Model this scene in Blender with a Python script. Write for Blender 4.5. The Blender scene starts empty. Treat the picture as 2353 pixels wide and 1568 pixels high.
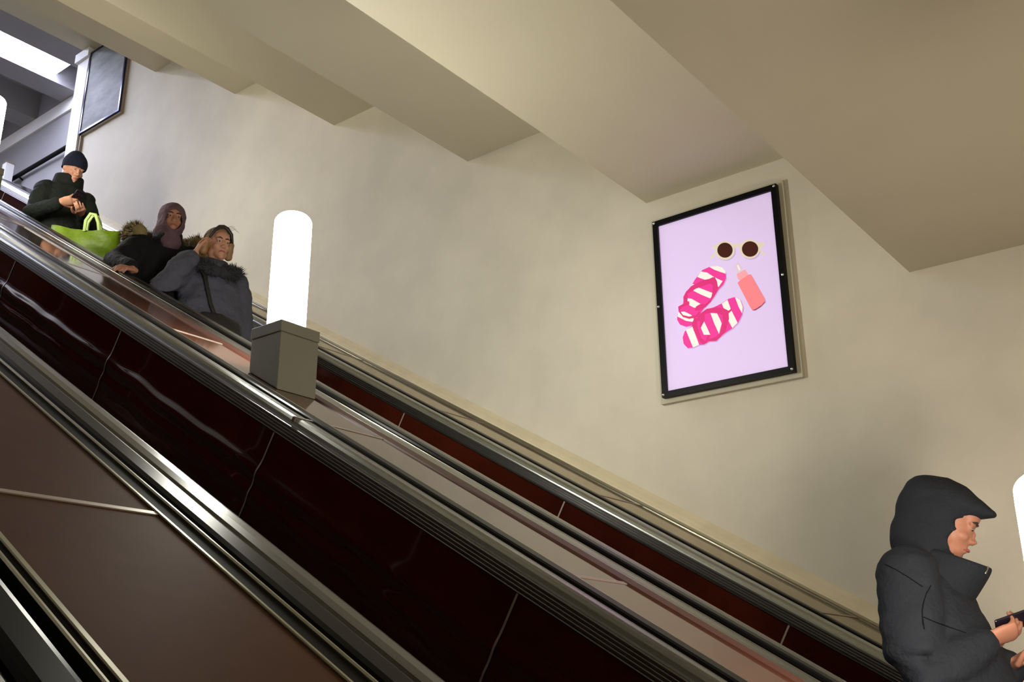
import bpy, bmesh, math, random
from mathutils import Vector, Matrix, Euler, noise
from mathutils.geometry import tessellate_polygon
random.seed(7)
C = bpy.context.scene.collection
S30, C30 = math.sin(math.radians(30)), math.cos(math.radians(30))
PI = math.pi

# ------------------------------------------------------------------ helpers
def lin(r, g, b):
    f = lambda c: (c/255/12.92) if c/255 <= .04045 else ((c/255+.055)/1.055)**2.4
    return (f(r), f(g), f(b), 1)

def material(name, rgb, rough=.6, metal=0, spec=.5, coat=0, emit=None, strength=0, noise_amt=0, noise_scale=3,
             stretch=(1,1,1), bump=0, bump_scale=40, rgb2=None, rough_var=0, sheen=0):
    m = bpy.data.materials.new(name); m.use_nodes = True
    nt = m.node_tree; p = nt.nodes['Principled BSDF']
    p.inputs['Base Color'].default_value = lin(*rgb)
    p.inputs['Roughness'].default_value = rough
    p.inputs['Metallic'].default_value = metal
    p.inputs['Specular IOR Level'].default_value = spec
    p.inputs['Coat Weight'].default_value = coat
    p.inputs['Coat Roughness'].default_value = .06
    p.inputs['Sheen Weight'].default_value = sheen
    if emit:
        p.inputs['Emission Color'].default_value = emit if len(emit) == 4 else lin(*emit)
        p.inputs['Emission Strength'].default_value = strength
    tc = nt.nodes.new('ShaderNodeTexCoord')
    mp = nt.nodes.new('ShaderNodeMapping'); mp.inputs['Scale'].default_value = stretch
    nt.links.new(tc.outputs['Object'], mp.inputs['Vector'])
    if noise_amt or rgb2:
        n = nt.nodes.new('ShaderNodeTexNoise'); n.inputs['Scale'].default_value = noise_scale
        n.inputs['Detail'].default_value = 5; n.inputs['Roughness'].default_value = .6
        nt.links.new(mp.outputs['Vector'], n.inputs['Vector'])
        mr = nt.nodes.new('ShaderNodeMapRange'); mr.inputs['From Min'].default_value = .3; mr.inputs['From Max'].default_value = .7
        nt.links.new(n.outputs['Fac'], mr.inputs['Value'])
        mx = nt.nodes.new('ShaderNodeMix'); mx.data_type = 'RGBA'
        a = lin(*rgb); b = lin(*rgb2) if rgb2 else tuple(min(1, c*(1-noise_amt)) for c in a[:3])+(1,)
        mx.inputs[6].default_value = a; mx.inputs[7].default_value = b
        nt.links.new(mr.outputs['Result'], mx.inputs['Factor'])
        nt.links.new(mx.outputs[2], p.inputs['Base Color'])
        if rough_var:
            m2 = nt.nodes.new('ShaderNodeMapRange'); m2.inputs['To Min'].default_value = rough; m2.inputs['To Max'].default_value = rough+rough_var
            nt.links.new(mr.outputs['Result'], m2.inputs['Value']); nt.links.new(m2.outputs['Result'], p.inputs['Roughness'])
    if bump:
        n = nt.nodes.new('ShaderNodeTexNoise'); n.inputs['Scale'].default_value = bump_scale; n.inputs['Detail'].default_value = 4
        nt.links.new(mp.outputs['Vector'], n.inputs['Vector'])
        bp = nt.nodes.new('ShaderNodeBump'); bp.inputs['Strength'].default_value = bump; bp.inputs['Distance'].default_value = .02
        nt.links.new(n.outputs['Fac'], bp.inputs['Height']); nt.links.new(bp.outputs['Normal'], p.inputs['Normal'])
    return m

def link(o, parent=None):
    C.objects.link(o)
    if parent: o.parent = parent
    return o

def obj(name, verts, faces, mats, parent=None, smooth=False, midx=None):
    me = bpy.data.meshes.new(name)
    me.from_pydata([tuple(v) for v in verts], [], faces)
    for m in (mats if isinstance(mats, (list, tuple)) else [mats]): me.materials.append(m)
    bm = bmesh.new(); bm.from_mesh(me)
    if midx:
        for f, i in zip(bm.faces, midx): f.material_index = i
    bmesh.ops.recalc_face_normals(bm, faces=bm.faces[:])
    if smooth:
        for f in bm.faces: f.smooth = True
    bm.to_mesh(me); bm.free()
    return link(bpy.data.objects.new(name, me), parent)

def structure(o): o['kind'] = 'structure'; return o

def thing(name, label, cat, loc=(0,0,0), rot=(0,0,0), group=None):
    o = bpy.data.objects.new(name, None); C.objects.link(o)
    o.empty_display_size = .1
    o.location = loc; o.rotation_euler = rot; o['label'] = label; o['category'] = cat
    if group: o['group'] = group
    return o

def box(x0, x1, y0, y1, z0, z1):
    v = [(x,y,z) for x in (x0,x1) for y in (y0,y1) for z in (z0,z1)]
    f = [(0,1,3,2),(4,6,7,5),(0,4,5,1),(2,3,7,6),(0,2,6,4),(1,5,7,3)]
    return v, f

def join(*parts):
    V, F = [], []
    for v, f in parts:
        n = len(V); V += list(v); F += [tuple(i+n for i in q) for q in f]
    return V, F

def extrude(profile, u0, u1, close=True):
    """closed profile of (v, w) run along u from u0 to u1"""
    n = len(profile)
    v = [(u0,a,b) for a,b in profile]+[(u1,a,b) for a,b in profile]
    f = [(i,(i+1)%n,n+(i+1)%n,n+i) for i in range(n)]
    f += [tuple(range(n-1,-1,-1)), tuple(range(n,2*n))]
    return v, f

def loft(pts, radii, up=(0,0,1), seg=14, cap=True):
    """tube through points; radii are numbers or (across, along-up) pairs; rounded ends"""
    pts = [Vector(p) for p in pts]; n = len(pts)
    R = [(r,r) if not isinstance(r,(tuple,list)) else tuple(r) for r in radii]
    tang = []
    for i in range(n):
        a = pts[max(0,i-1)]; b = pts[min(n-1,i+1)]
        tang.append((b-a).normalized())
    rings = []
    def ring(p, t, ra, rb):
        u = Vector(up); u = u - t*u.dot(t)
        if u.length < 1e-3: u = Vector((1,0,0)) - t*t.x
        u.normalize(); s = t.cross(u)
        return [p + s*(math.cos(2*PI*k/seg)*ra) + u*(math.sin(2*PI*k/seg)*rb) for k in range(seg)]
    if cap:
        m = min(R[0])
        for e in (.95,.7,.35):
            k = math.sqrt(1-e*e); rings.append(ring(pts[0]-tang[0]*m*e, tang[0], R[0][0]*k, R[0][1]*k))
    for i in range(n): rings.append(ring(pts[i], tang[i], *R[i]))
    if cap:
        m = min(R[-1])
        for e in (.35,.7,.95):
            k = math.sqrt(1-e*e); rings.append(ring(pts[-1]+tang[-1]*m*e, tang[-1], R[-1][0]*k, R[-1][1]*k))
    V = [v for r in rings for v in r]; F = []
    for i in range(len(rings)-1):
        for k in range(seg):
            a=i*seg+k; b=i*seg+(k+1)%seg
            F.append((a,b,b+seg,a+seg))
    F.append(tuple(range(seg-1,-1,-1))); F.append(tuple(range((len(rings)-1)*seg, len(rings)*seg)))
    return V, F

def ell(c, r, rot=None, nu=16, nv=10):
    c = Vector(c); V = []; F = []
    M = rot if rot is not None else Matrix.Identity(3)
    V.append(c+M@Vector((0,0,r[2])))
    for i in range(1,nv):
        th = PI*i/nv
        for k in range(nu):
            ph = 2*PI*k/nu
            V.append(c+M@Vector((r[0]*math.sin(th)*math.cos(ph), r[1]*math.sin(th)*math.sin(ph), r[2]*math.cos(th))))
    V.append(c+M@Vector((0,0,-r[2]))); L = len(V)-1
    for k in range(nu): F.append((0,1+k,1+(k+1)%nu))
    for i in range(nv-2):
        for k in range(nu):
            a=1+i*nu+k; b=1+i*nu+(k+1)%nu
            F.append((a,a+nu,b+nu,b))
    for k in range(nu): F.append((L, 1+(nv-2)*nu+(k+1)%nu, 1+(nv-2)*nu+k))
    return V, F

def revolve(profile, seg=40):
    """profile of (r, z) bottom to top, on the z axis"""
    V=[]; F=[]
    for r,z in profile:
        for k in range(seg): V.append((r*math.cos(2*PI*k/seg), r*math.sin(2*PI*k/seg), z))
    for i in range(len(profile)-1):
        for k in range(seg):
            a=i*seg+k; b=i*seg+(k+1)%seg; F.append((a,b,b+seg,a+seg))
    F.append(tuple(range(seg-1,-1,-1))); F.append(tuple(range((len(profile)-1)*seg,len(profile)*seg)))
    return V,F

def grown(name, parts, voxel, smooth, mat, parent, cut=None, solid=0, wrinkle=0, wscale=9, seed=0):
    """fuse overlapping closed shapes into ONE continuous surface (voxel remesh), smooth it, optionally cut an opening"""
    V, F = join(*parts)
    me = bpy.data.meshes.new('tmp'); me.from_pydata([tuple(v) for v in V], [], F)
    bm = bmesh.new(); bm.from_mesh(me); bmesh.ops.recalc_face_normals(bm, faces=bm.faces[:]); bm.to_mesh(me); bm.free()
    t = bpy.data.objects.new('tmp', me); C.objects.link(t)
    r = t.modifiers.new('r','REMESH'); r.mode='VOXEL'; r.voxel_size=voxel; r.use_smooth_shade=True
    if smooth:
        s = t.modifiers.new('s','SMOOTH'); s.iterations=smooth; s.factor=.5
    dg = bpy.context.evaluated_depsgraph_get(); dg.update()
    out = bpy.data.meshes.new_from_object(t.evaluated_get(dg))
    bpy.data.objects.remove(t); bpy.data.meshes.remove(me)
    out.name = name
    bm = bmesh.new(); bm.from_mesh(out)
    if cut:
        bad = [f for f in bm.faces if cut(f.calc_center_median())]
        bmesh.ops.delete(bm, geom=bad, context='FACES')
        lone = [v for v in bm.verts if not v.link_faces]
        bmesh.ops.delete(bm, geom=lone, context='VERTS')
        for _ in range(30):
            mv={}
            for v in bm.verts:
                if v.is_boundary:
                    nb=[e.other_vert(v).co for e in v.link_edges if e.is_boundary]
                    if len(nb)==2: mv[v]=v.co*.4+(nb[0]+nb[1])*.3
            for v,c in mv.items(): v.co=c
    if wrinkle:
        bm.normal_update()
        off = Vector((seed*3.1, seed*1.7, seed))
        for v in bm.verts:
            c = v.co*wscale; c = Vector((c.x, c.y, c.z*1.6))+off
            d = noise.noise(c) + .6*noise.noise(c*2.1)
            v.co += v.normal*d*wrinkle
    for f in bm.faces: f.smooth = True
    bm.to_mesh(out); bm.free()
    out.materials.clear(); out.materials.append(mat)
    o = link(bpy.data.objects.new(name, out), parent)
    if solid:
        sm = o.modifiers.new('thickness','SOLIDIFY'); sm.thickness = solid; sm.offset = -1
    return o

def fur(name, path, rad, count, length, mats, parent, closed=False):
    """hairs standing off a padded roll"""
    rnd = random.Random(count); V=[]; F=[]; I=[]
    P=[Vector(p) for p in path]; n=len(P)
    for k in range(count):
        i = rnd.randrange(n-1); f=rnd.random(); p=P[i].lerp(P[i+1],f); t=(P[i+1]-P[i]).normalized()
        a=rnd.random()*2*PI; u=Vector((0,0,1))-t*t.z
        if u.length<1e-3: u=Vector((1,0,0))
        u.normalize(); s=t.cross(u); d=s*math.cos(a)+u*math.sin(a)
        d2=(d+t*rnd.uniform(-.6,.6)+Vector((rnd.uniform(-.3,.3),rnd.uniform(-.3,.3),rnd.uniform(-.5,.2)))).normalized()
        b=p+d*rad*.9; e=b+d2*length*rnd.uniform(.5,1.1); w=t.cross(d).normalized()*.0035 if rnd.random()<.5 else t*.0035
        j=len(V); V+=[b-w,b+w,e]; F.append((j,j+1,j+2)); I.append(rnd.randrange(len(mats)))
    base=loft(path,[rad]*n)
    V2,F2=join((V,F),base)
    return obj(name,V2,F2,mats,parent,midx=I+[0]*len(base[1]))

# ------------------------------------------------------------------ materials
M_wall = material('painted_plaster', (225,218,199), rough=.62, spec=.3, noise_amt=.24, noise_scale=.75, bump=.10, bump_scale=2.2)
M_ceil = material('ceiling_plaster', (199,191,168), rough=.6, noise_amt=.05, noise_scale=1.5, bump=.05, bump_scale=3)
M_foot = material('plinth_plaster', (218,206,174), rough=.6, noise_amt=.14, noise_scale=6)
M_hall = material('hall_plaster', (138,135,137), rough=.7, noise_amt=.05, noise_scale=2)
M_white = material('white_paint', (226,224,222), rough=.5)
M_steel2 = material('lit_brushed_steel', (176,180,176), rough=.22, metal=1, noise_amt=.3, noise_scale=9, stretch=(.05,6,6), rough_var=.14)  # lighter copy of the brushed steel, stronger reflection put into its colour
M_dim_steel = material('dim_steel', (86,86,84), rough=.24, metal=1, noise_amt=.3, noise_scale=9, stretch=(.05,6,6))  # darker copy of the brushed steel, dim reflection put into its colour
M_sheet = material('polished_brown_laminate', (60,21,12), rough=.05, spec=.62, noise_amt=.35, noise_scale=5)
M_steel = material('brushed_steel', (124,126,124), rough=.2, metal=1, noise_amt=.25, noise_scale=9, stretch=(.05,6,6), rough_var=.14)
M_dsteel = material('ribbed_steel', (118,118,116), rough=.3, metal=1, noise_amt=.3, noise_scale=9, stretch=(.05,6,6))
M_trim = material('bright_trim', (158,154,136), rough=.3, metal=1)
M_dark = material('dark_trim', (26,25,23), rough=.6, spec=.03)
M_rubber = material('black_rubber', (8,8,9), rough=.3, spec=.05)
M_brown = material('brown_laminate', (54,19,10), rough=.09, spec=.45, noise_amt=.35, noise_scale=5, bump=.012, bump_scale=3, stretch=(1,1,1))
M_deck2 = material('deck_laminate_satin', (86,61,46), rough=.6, spec=.02, noise_amt=.15, noise_scale=5)
M_deck = material('deck_laminate', (74,45,34), rough=.08, spec=.5, noise_amt=.15, noise_scale=5, bump=.012, bump_scale=2.2)
M_reflection = material('reflection_brown', (66,34,24), rough=.5, spec=.3)  # brown of the dark reflection painted along the deck edge
M_joint = material('joint_strip', (150,136,124), rough=.4, metal=.4)
M_step = material('step_metal', (70,70,70), rough=.5, metal=.7)
M_concrete = material('concrete', (90,86,80), rough=.8, noise_amt=.2)
M_lampbox = material('grey_enamel', (128,127,112), rough=.5, noise_amt=.06, noise_scale=4)
M_gloss = material('black_frame', (6,7,9), rough=.4, spec=.12)
M_board = material('backing_board', (190,184,160), rough=.5)
M_screw = material('screw_metal', (215,215,210), rough=.2, metal=1)
M_screwm = M_screw
M_blue = material('dark_blue_frame', (46,46,74), rough=.18, metal=.7)
M_tube = material('fluorescent_light', (220,225,255), emit=(.74,.78,1,1), strength=6.5)
def globe_mat(name, s, col=(1,.985,.875,1)): return material(name, (235,235,225), rough=.4, emit=col, strength=s)
M_globe = globe_mat('lit_opal_glass', 15.5)
M_globe_far = globe_mat('lit_opal_glass_far', 13, (1,.93,.76,1))
M_globe_dim = globe_mat('lit_opal_glass_warm', 15.5, (1,.875,.745,1))

# ------------------------------------------------------------------ the setting
DW = 5.05                                  # wall_right plane
# stepped ceiling: level slabs dropping with the escalators
sx = [4.4,2.95,1.5,.04,-1.40,-2.89,-4.34,-5.80,-7.21,-8.63,-10.08]
sz = [-.5,.36,1.2,2.025,2.88,3.67,4.51,5.37,6.20,7.05]
YL = -1.25
prof = []
for i in range(10):
    prof += [(sx[i],sz[i]),(sx[i+1],sz[i])]
top = [(sx[-1],9.2),(sx[0],9.2)]
pts = prof+top; n=len(pts)
V=[(x,YL,z) for x,z in pts]+[(x,DW+.9 if x<-10.2 else DW,z) for x,z in pts]
F=[(i,(i+1)%n,n+(i+1)%n,n+i) for i in range(n)]
bm_f=[tuple(range(n)), tuple(range(2*n-1,n-1,-1))]
structure(obj('ceiling', V, F+bm_f, M_ceil))
structure(obj('wall_right', *box(-10.0,5.2,DW,DW+.25,-6,9.2), M_wall))
structure(obj('wall_left', *box(-16,5.2,YL-.2,YL,-6,9.2), M_wall))
structure(obj('wall_end', *box(4.4,4.6,YL,DW,-6,9.2), M_ceil))
# plinth along the foot of the right wall: rounded ledge that runs down with the incline
def uvw(o, parent=None):
    o.rotation_euler = (0, math.radians(30), 0); return o
pl = [(DW,-.60),(DW-.045,-.612),(DW-.05,-.60),(DW-.046,-.585),(DW-.032,-.565),(DW-.016,-.548),(DW-.004,-.534),(DW,-.530)]
structure(uvw(obj('baseboard_right', *extrude([(DW+.05,-.64)]+[(DW-.045,-.64)]+pl[1:]+[(DW+.05,-.53)], -11.2, 5), M_foot, smooth=False)))
structure(uvw(obj('trim_1', *extrude([(DW-.048,-.616),(DW-.048,-.594),(DW-.056,-.594),(DW-.060,-.604),(DW-.075,-.609),(DW-.075,-.616)], -11.2, 5), M_trim)))
structure(uvw(obj('floor', *extrude([(YL,-2.1),(YL,-1.75),(DW,-1.75),(DW,-2.1)], -12.6, 5), M_concrete)))
# corner pilaster where the wall ends, and the upper hall beyond it
structure(obj('trim_2', *join(box(-10.19,-9.965,DW-.05,DW+.25,3.5,7.0),box(-10.22,-9.94,DW-.08,DW+.25,6.93,7.04)), M_white))
structure(obj('trim_3', *box(-9.965,-9.93,DW-.03,DW,3.5,6.9), M_joint))
HY = 5.95
structure(obj('wall_hall', *box(-22,-9.9,HY,HY+.2,3,9.2), M_hall))
structure(obj('trim_4', *box(-22,-9.9,HY-.03,HY,7.52,7.72), M_white))
structure(obj('wall_far', *box(-22.2,-22,YL,HY,3,9.2), M_hall))
structure(obj('floor_hall', *box(-22,-11.6,YL,HY,4.55,4.75), M_concrete))
hc = [(-10.08,-11.45,7.72)]
bands=[(-11.97,-12.35),(-13.05,-13.4),(-14.1,-14.45),(-15.15,-15.5),(-16.2,-16.55),(-17.3,-17.7),(-19,-19.4)]
parts=[box(-22,-10.08,YL,HY,8.12,9.2), box(-11.45,-10.08,YL,HY,7.72,8.2)]
for a,b in bands: parts.append(box(b,a,YL,HY,7.72,8.2))
structure(obj('ceiling_hall', *join(*parts), M_hall))

# hall ceiling lights: long fluorescent tray, plus two unseen ones added to brighten the wall
def tray(x0,x1,y0,y1,label):
    t=thing('ceiling_light',label,'ceiling light',((x0+x1)/2,(y0+y1)/2,8.12),group='fluorescent trays between the hall ceiling beams' )
    cx,cy=(x0+x1)/2,(y0+y1)/2
    obj('housing',*box(x0-cx,x1-cx,y0-cy,y1-cy,-.28,-.0),M_white,t)
    obj('diffuser',*box(x0-cx+.02,x1-cx-.02,y0-cy+.02,y1-cy-.02,-.31,-.28),M_tube,t)
tray(-11.95,-11.48,-.5,5.6,'long glowing blue-white fluorescent tray in the hall ceiling, beside the pilaster')
tray(-12.95,-12.45,-.8,4.0,'added unseen blue-white fluorescent tray behind the first hall beam')
tray(-14.0,-13.5,-.8,3.6,'added unseen blue-white fluorescent tray two beams back in the hall ceiling')

# ------------------------------------------------------------------ camera
cam = bpy.data.cameras.new('camera'); co = bpy.data.objects.new('camera', cam); C.objects.link(co)
yaw, pitch, roll = .66321033, .332712115, -.00685511
cam.sensor_width = 36; cam.lens = 2387.566/2353*36; cam.clip_start=.05
fw=Vector((-math.sin(yaw)*math.cos(pitch), math.cos(yaw)*math.cos(pitch), math.sin(pitch)))
rt=Vector((math.cos(yaw),math.sin(yaw),0)); up=rt.cross(fw)
r2=rt*math.cos(roll)+up*math.sin(roll); u2=up*math.cos(roll)-rt*math.sin(roll)
co.matrix_world = Matrix(((r2.x,u2.x,-fw.x,0),(r2.y,u2.y,-fw.y,0),(r2.z,u2.z,-fw.z,0),(0,0,0,1)))
bpy.context.scene.camera = co

# ------------------------------------------------------------------ escalators
U0, U1 = -11.9, 4.2
JU = [-3.09+1.318*k for k in range(-6,6)]            # joints of the laminate panels
def handrail_profile(yc):
    a=.0405; pr=[]
    for x,w in ((-a+.006,-.634),(-a,-.628),(-a,-.612),(-a+.006,-.604),(-a+.018,-.600),(a-.018,-.600),(a-.006,-.604),(a,-.612),(a,-.628),(a-.006,-.634)):
        pr.append((yc+x,w))
    return pr
def inner_profile(yc,s):
    p=[(.046,-.66),(.046,-.624),(.050,-.613),(.060,-.607),(.085,-.6045),(.112,-.605),(.126,-.609),(.138,-.618),(.145,-.630),(.147,-.636),(.143,-.66)]
    return [(yc+s*a,w) for a,w in p]
def rib_profile(yc,s):
    p=[(.10,-.634),(.147,-.6365)]
    a,w=.149,-.6385
    for k in range(4):
        p+=[(a+.003,w),(a+.005,w-.002),(a+.005,w-.006),(a+.002,w-.0075),(a+.002,w-.0095)]
        a+=.0035; w-=.0105
    p+=[(.168,-.684),(.164,-.688),(.10,-.688)]
    return [(yc+s*x,y) for x,y in p]
def outer_profile(yc,s,lip,ya,yb):
    # bright lip next to the belt, dark channel strip, bright edging at the deck
    return ([(yc-s*(lip),-.64),(yc-s*(lip),-.609),(yc-s*(lip+.002),-.6055),(yc-s*(lip+.006),-.6055),(yc-s*(lip+.008),-.609),(yc-s*(lip+.008),-.64)],
            [(yc-s*(lip+.007),-.64),(yc-s*(lip+.007),-.612),(yc-s*(ya),-.612),(yc-s*(ya),-.64)],
            [(yc-s*ya,-.64),(yc-s*ya,-.609),(yc-s*(ya+.002),-.607),(yc-s*(yb-.002),-.607),(yc-s*yb,-.609),(yc-s*yb,-.64)])

def sheet(u0,u1,y,s,w0,w1):
    # laminate sheet with bulges shaped in below its top edge to make streak reflections
    nu=max(2,int((u1-u0)/.03)); V=[]; F=[]; ws=[w0+.3*i/6 for i in range(6)]+[w0+.3+(w1-w0-.3)*i/90 for i in range(91)]
    for i in range(nu+1):
        u=u0+(u1-u0)*i/nu
        wc=-.852+.018*noise.noise((u*1.3,0,3))+.010*noise.noise((u*5.5,7,1))
        amp=WARP*(1+.35*noise.noise((u*.8,3,5)))*(1 if u<-3.6 else max(.55,1-.3*(u+3.6)))
        e=min((abs(u-j) for j in JU),default=1); amp*=.82+.18*(1-math.exp(-(e/.16)**2))
        for w in ws:
            d=amp*(math.exp(-((w-wc)/.031)**2)+.55*math.exp(-((w-wc+.082)/.024)**2))
            V.append((u,y+s*d,w))
    m=len(ws)
    for i in range(nu):
        for j in range(m-1): F.append((i*m+j,(i+1)*m+j,(i+1)*m+j+1,i*m+j+1))
    return V,F
WARP=.0122
def escalator(label, yA, yB, stp, lips, which):
    """yA: balustrade nearer the left wall, yB: nearer the right wall"""
    mid=(yA+yB)/2; base_u=-4; bw=-1.75
    loc=Vector((base_u*C30+bw*S30, mid, -base_u*S30+bw*C30))
    t=thing('escalator',label,'escalator',loc,(0,math.radians(30),0),'parallel escalators')
    sh=lambda VF:([(v[0]-base_u,v[1]-mid,v[2]-bw) for v in VF[0]],VF[1])
    for k,(yc,s) in enumerate(((yA,1),(yB,-1))):
        lip,ya,yb=lips[k]
        obj('handrail',*sh(extrude(handrail_profile(yc),U0,U1)),M_rubber,t,smooth=False)
        obj('handrail_guide',*sh(extrude([(yc-.036,-.635),(yc+.036,-.635),(yc+.036,-.67),(yc-.036,-.67)],U0,U1)),M_dark,t)
        obj('inner_moulding',*sh(extrude(inner_profile(yc,s),U0,U1)),M_dim_steel if (which==1 and k==0) else M_steel2 if (which==0 and k==1) else M_steel,t)
        obj('ribbed_strip',*sh(extrude(rib_profile(yc,s),U0,U1)),M_dsteel,t)
        a,b,c=outer_profile(yc,s,lip,ya,yb)
        obj('outer_lip',*sh(extrude(a,U0,U1)),M_trim,t)
        obj('outer_channel',*sh(extrude(b,U0,U1)),M_dark,t)
        obj('outer_edging',*sh(extrude(c,U0,U1)),M_trim if which!=0 or k==1 else M_steel,t)
        yp=yc+s*.160
        edges=[U0]+JU+[U1]
        for i in range(len(edges)-1):
            if edges[i+1]-edges[i]<.05: continue
            if which==1 and k==1:
                obj('inner_panel',*sh(sheet(edges[i]+.004,edges[i+1]-.004,yp,s,-1.40,-.68)),M_sheet,t,smooth=True)
                continue
            y0,y1=sorted((yp,yp-s*.02))
            obj('inner_panel',*sh(box(edges[i]+.004,edges[i+1]-.004,y0,y1,-1.40,-.68)),M_brown,t)
        for u in JU:
            if which==1 and k==1:
                obj('joint_strip',*sh(sheet(u-.0042,u+.0042,yp+s*.0025,s,-1.40,-.684)),M_joint,t,smooth=True); continue
            y0,y1=sorted((yp+s*.0012,yp-s*.018))
            obj('joint_strip',*sh(box(u-.0042,u+.0042,y0,y1,-1.40,-.684)),M_joint,t)
        y0,y1=sorted((yp+s*.03,yp-s*.02))
        obj('skirt',*sh(box(U0,U1,y0,y1,-1.70,-1.395)),M_dsteel,t)
    if which==1:
        obj('moulding_clip',*sh(join(box(-3.05,-3.035,R3-.138,R3-.052,-.612,-.6015),box(-3.05,-3.035,R3-.142,R3-.134,-.622,-.604))),M_screwm,t)
    # step band: treads 0.40 deep
    y0,y1=yA+.195-mid,yB-.195-mid
    V=[];F=[]
    zig=[]
    x0=-9.9-.0
    k=0; x=-9.96
    while x<3.4:
        z_nose=(-1.42-(x+.405)*S30)/C30
        zig+=[(x,z_nose),(x+.405,z_nose)]
        x+=.405
    low=[(zig[-1][0],zig[-1][1]-.34),(zig[0][0],zig[0][1]-.34)]
    P=zig+low; n=len(P)
    inv=Matrix.Rotation(math.radians(-30),3,'Y')
    for y in (y0,y1):
        for X,Z in P:
            q=inv@(Vector((X,0,Z))-Vector((loc.x,0,loc.z)))
            V.append((q.x,y,q.z))
    F=[(i,(i+1)%n,n+(i+1)%n,n+i) for i in range(n)]+[tuple(range(n)),tuple(range(2*n-1,n-1,-1))]
    o=obj('step_band',V,F,M_step,t)
    return t
R1,R2,R3,R4,R5,R6=4.45,3.235,2.585,1.305,.70,-.57
std=(.045,.098,.108)
escalator('far escalator against the poster wall, carrying the standing people', R2, R1, 0, ((.098,.107,.205),(.045,.06,.072)),0)
escalator('middle escalator with the wide dark brown panelled side, between the two laminate decks', R4, R3, 0, (std,(.05,.06,.07)),1)
escalator('nearest escalator, only its black handrail showing in the bottom corner', R6, R5, 0, (std,(.068,.093,.106)),2)

def deck(label,y0,y1,reflection_strip=None,M_deck=M_deck):
    base_u=-4; bw=-1.75; mid=(y0+y1)/2
    loc=Vector((base_u*C30+bw*S30, mid, -base_u*S30+bw*C30))
    t=thing('balustrade_deck',label,'escalator deck',loc,(0,math.radians(30),0),'laminate decks between the escalators')
    sh=lambda VF:([(v[0]-base_u,v[1]-mid,v[2]-bw) for v in VF[0]],VF[1])
    edges=[U0]+JU+[U1]
    for i in range(len(edges)-1):
        if edges[i+1]-edges[i]<.05: continue
        obj('deck_panel',*sh(box(edges[i]+.002,edges[i+1]-.002,y0,y1,-.66,-.612)),M_deck,t)
    for u in JU:
        obj('joint_strip',*sh(box(u-.008,u+.008,y0,y1,-.65,-.6095)),M_joint,t)
    obj('deck_support',*sh(box(U0,U1,y0+.2,y1-.2,-1.75,-.66)),M_dark,t)
    if reflection_strip:
        obj('reflection_strip',*sh(extrude([(reflection_strip[0],-.612),(reflection_strip[0]+.004,-.606),(reflection_strip[1],-.606),(reflection_strip[1],-.612)],U0,U1)),M_reflection,t)  # flat brown strip painting in a dark reflection on the glossy deck
    return t
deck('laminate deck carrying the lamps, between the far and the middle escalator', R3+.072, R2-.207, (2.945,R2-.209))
deck('brown laminate deck between the middle escalator and the nearest handrail', R5+.108, R4-.109, None, M_deck2)
deck('narrow laminate deck between the far escalator and the foot of the poster wall', R1+.074, DW-.077)
deck('laminate deck beside the nearest escalator, away from the lamps', YL+.004, R6-.109)
# small joint clip on the bright moulding of the middle escalator
# ------------------------------------------------------------------ lamps
def lamp(X,Y,lift,mat,label):
    zd=(-.612-.5*X)/C30
    t=thing('lamp_post',label,'lamp',(X,Y,zd),group='globe lamps on the deck')
    a,b=.100,.108; top=.248+lift
    zz=lambda x:-.5*x/C30
    v=[];f=[]
    for x,y in ((-a,-b),(a,-b),(a,b),(-a,b)): v+= [(x,y,zz(x)+.001),(x,y,top-.055)]
    f=[(0,2,3,1),(2,4,5,3),(4,6,7,5),(6,0,1,7),(1,3,5,7),(0,6,4,2)]
    o=obj('lamp_base',v,f,M_lampbox,t)
    bv=o.modifiers.new('b','BEVEL'); bv.width=.004; bv.segments=2
    o=obj('base_cap',*join(box(-a+.004,a-.004,-b+.004,b-.004,top-.058,top-.05),box(-a-.003,a+.003,-b-.003,b+.003,top-.052,top)),M_lampbox,t)
    bv=o.modifiers.new('b','BEVEL'); bv.width=.003; bv.segments=2
    r=.086;pr=[(r,top-.002),(r,top+.498)]
    for k in range(1,9):
        g=PI/2*k/8; pr.append((r-.055*(1-math.cos(g)),top+.523+.05*math.sin(g)-.0))
    pr.append((.001,top+.575))
    obj('globe',*revolve(pr),mat,t,smooth=True)
lamp(-3.498,2.832,.012,M_globe,'tall glowing white lamp on a grey box, beside the woman in grey')
lamp(-6.935,2.832,.02,M_globe_far,'warm glowing lamp farthest up the deck, cut by the picture edge')
lamp(-.523,2.832,.112,M_globe_dim,'glowing lamp cut off beside the man in the dark hood')

# ------------------------------------------------------------------ poster
PX,PZ=-2.425,2.16
t=thing('poster_frame','black framed lilac poster with striped sandals, sunglasses and a pink bottle','poster',(PX,DW,PZ))
obj('backing_board',*box(-.425,.425,-.028,-.001,-.575,.575),M_board,t)
w,h,i_=.397,.548,.033
fr=[box(-w,-w+i_,-.062,-.028,-h,h),box(w-i_,w,-.062,-.028,-h,h),box(-w+i_,w-i_,-.062,-.028,h-i_,h),box(-w+i_,w-i_,-.062,-.028,-h,-h+i_)]
obj('frame',*join(*fr),M_gloss,t)
for sxw,szw in ((-w+.012,h-.014),(w-.012,h-.014),(-w+.012,-h+.014),(w-.012,-h+.014),(-w+.012,0),(w-.012,0)):
    V,F=revolve([(.0085,0),(.0085,.004),(.005,.008)],14)
    obj('screw',[(x+sxw,-.062-z,y+szw) for x,y,z in V],F,M_screw,t,smooth=True)
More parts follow.
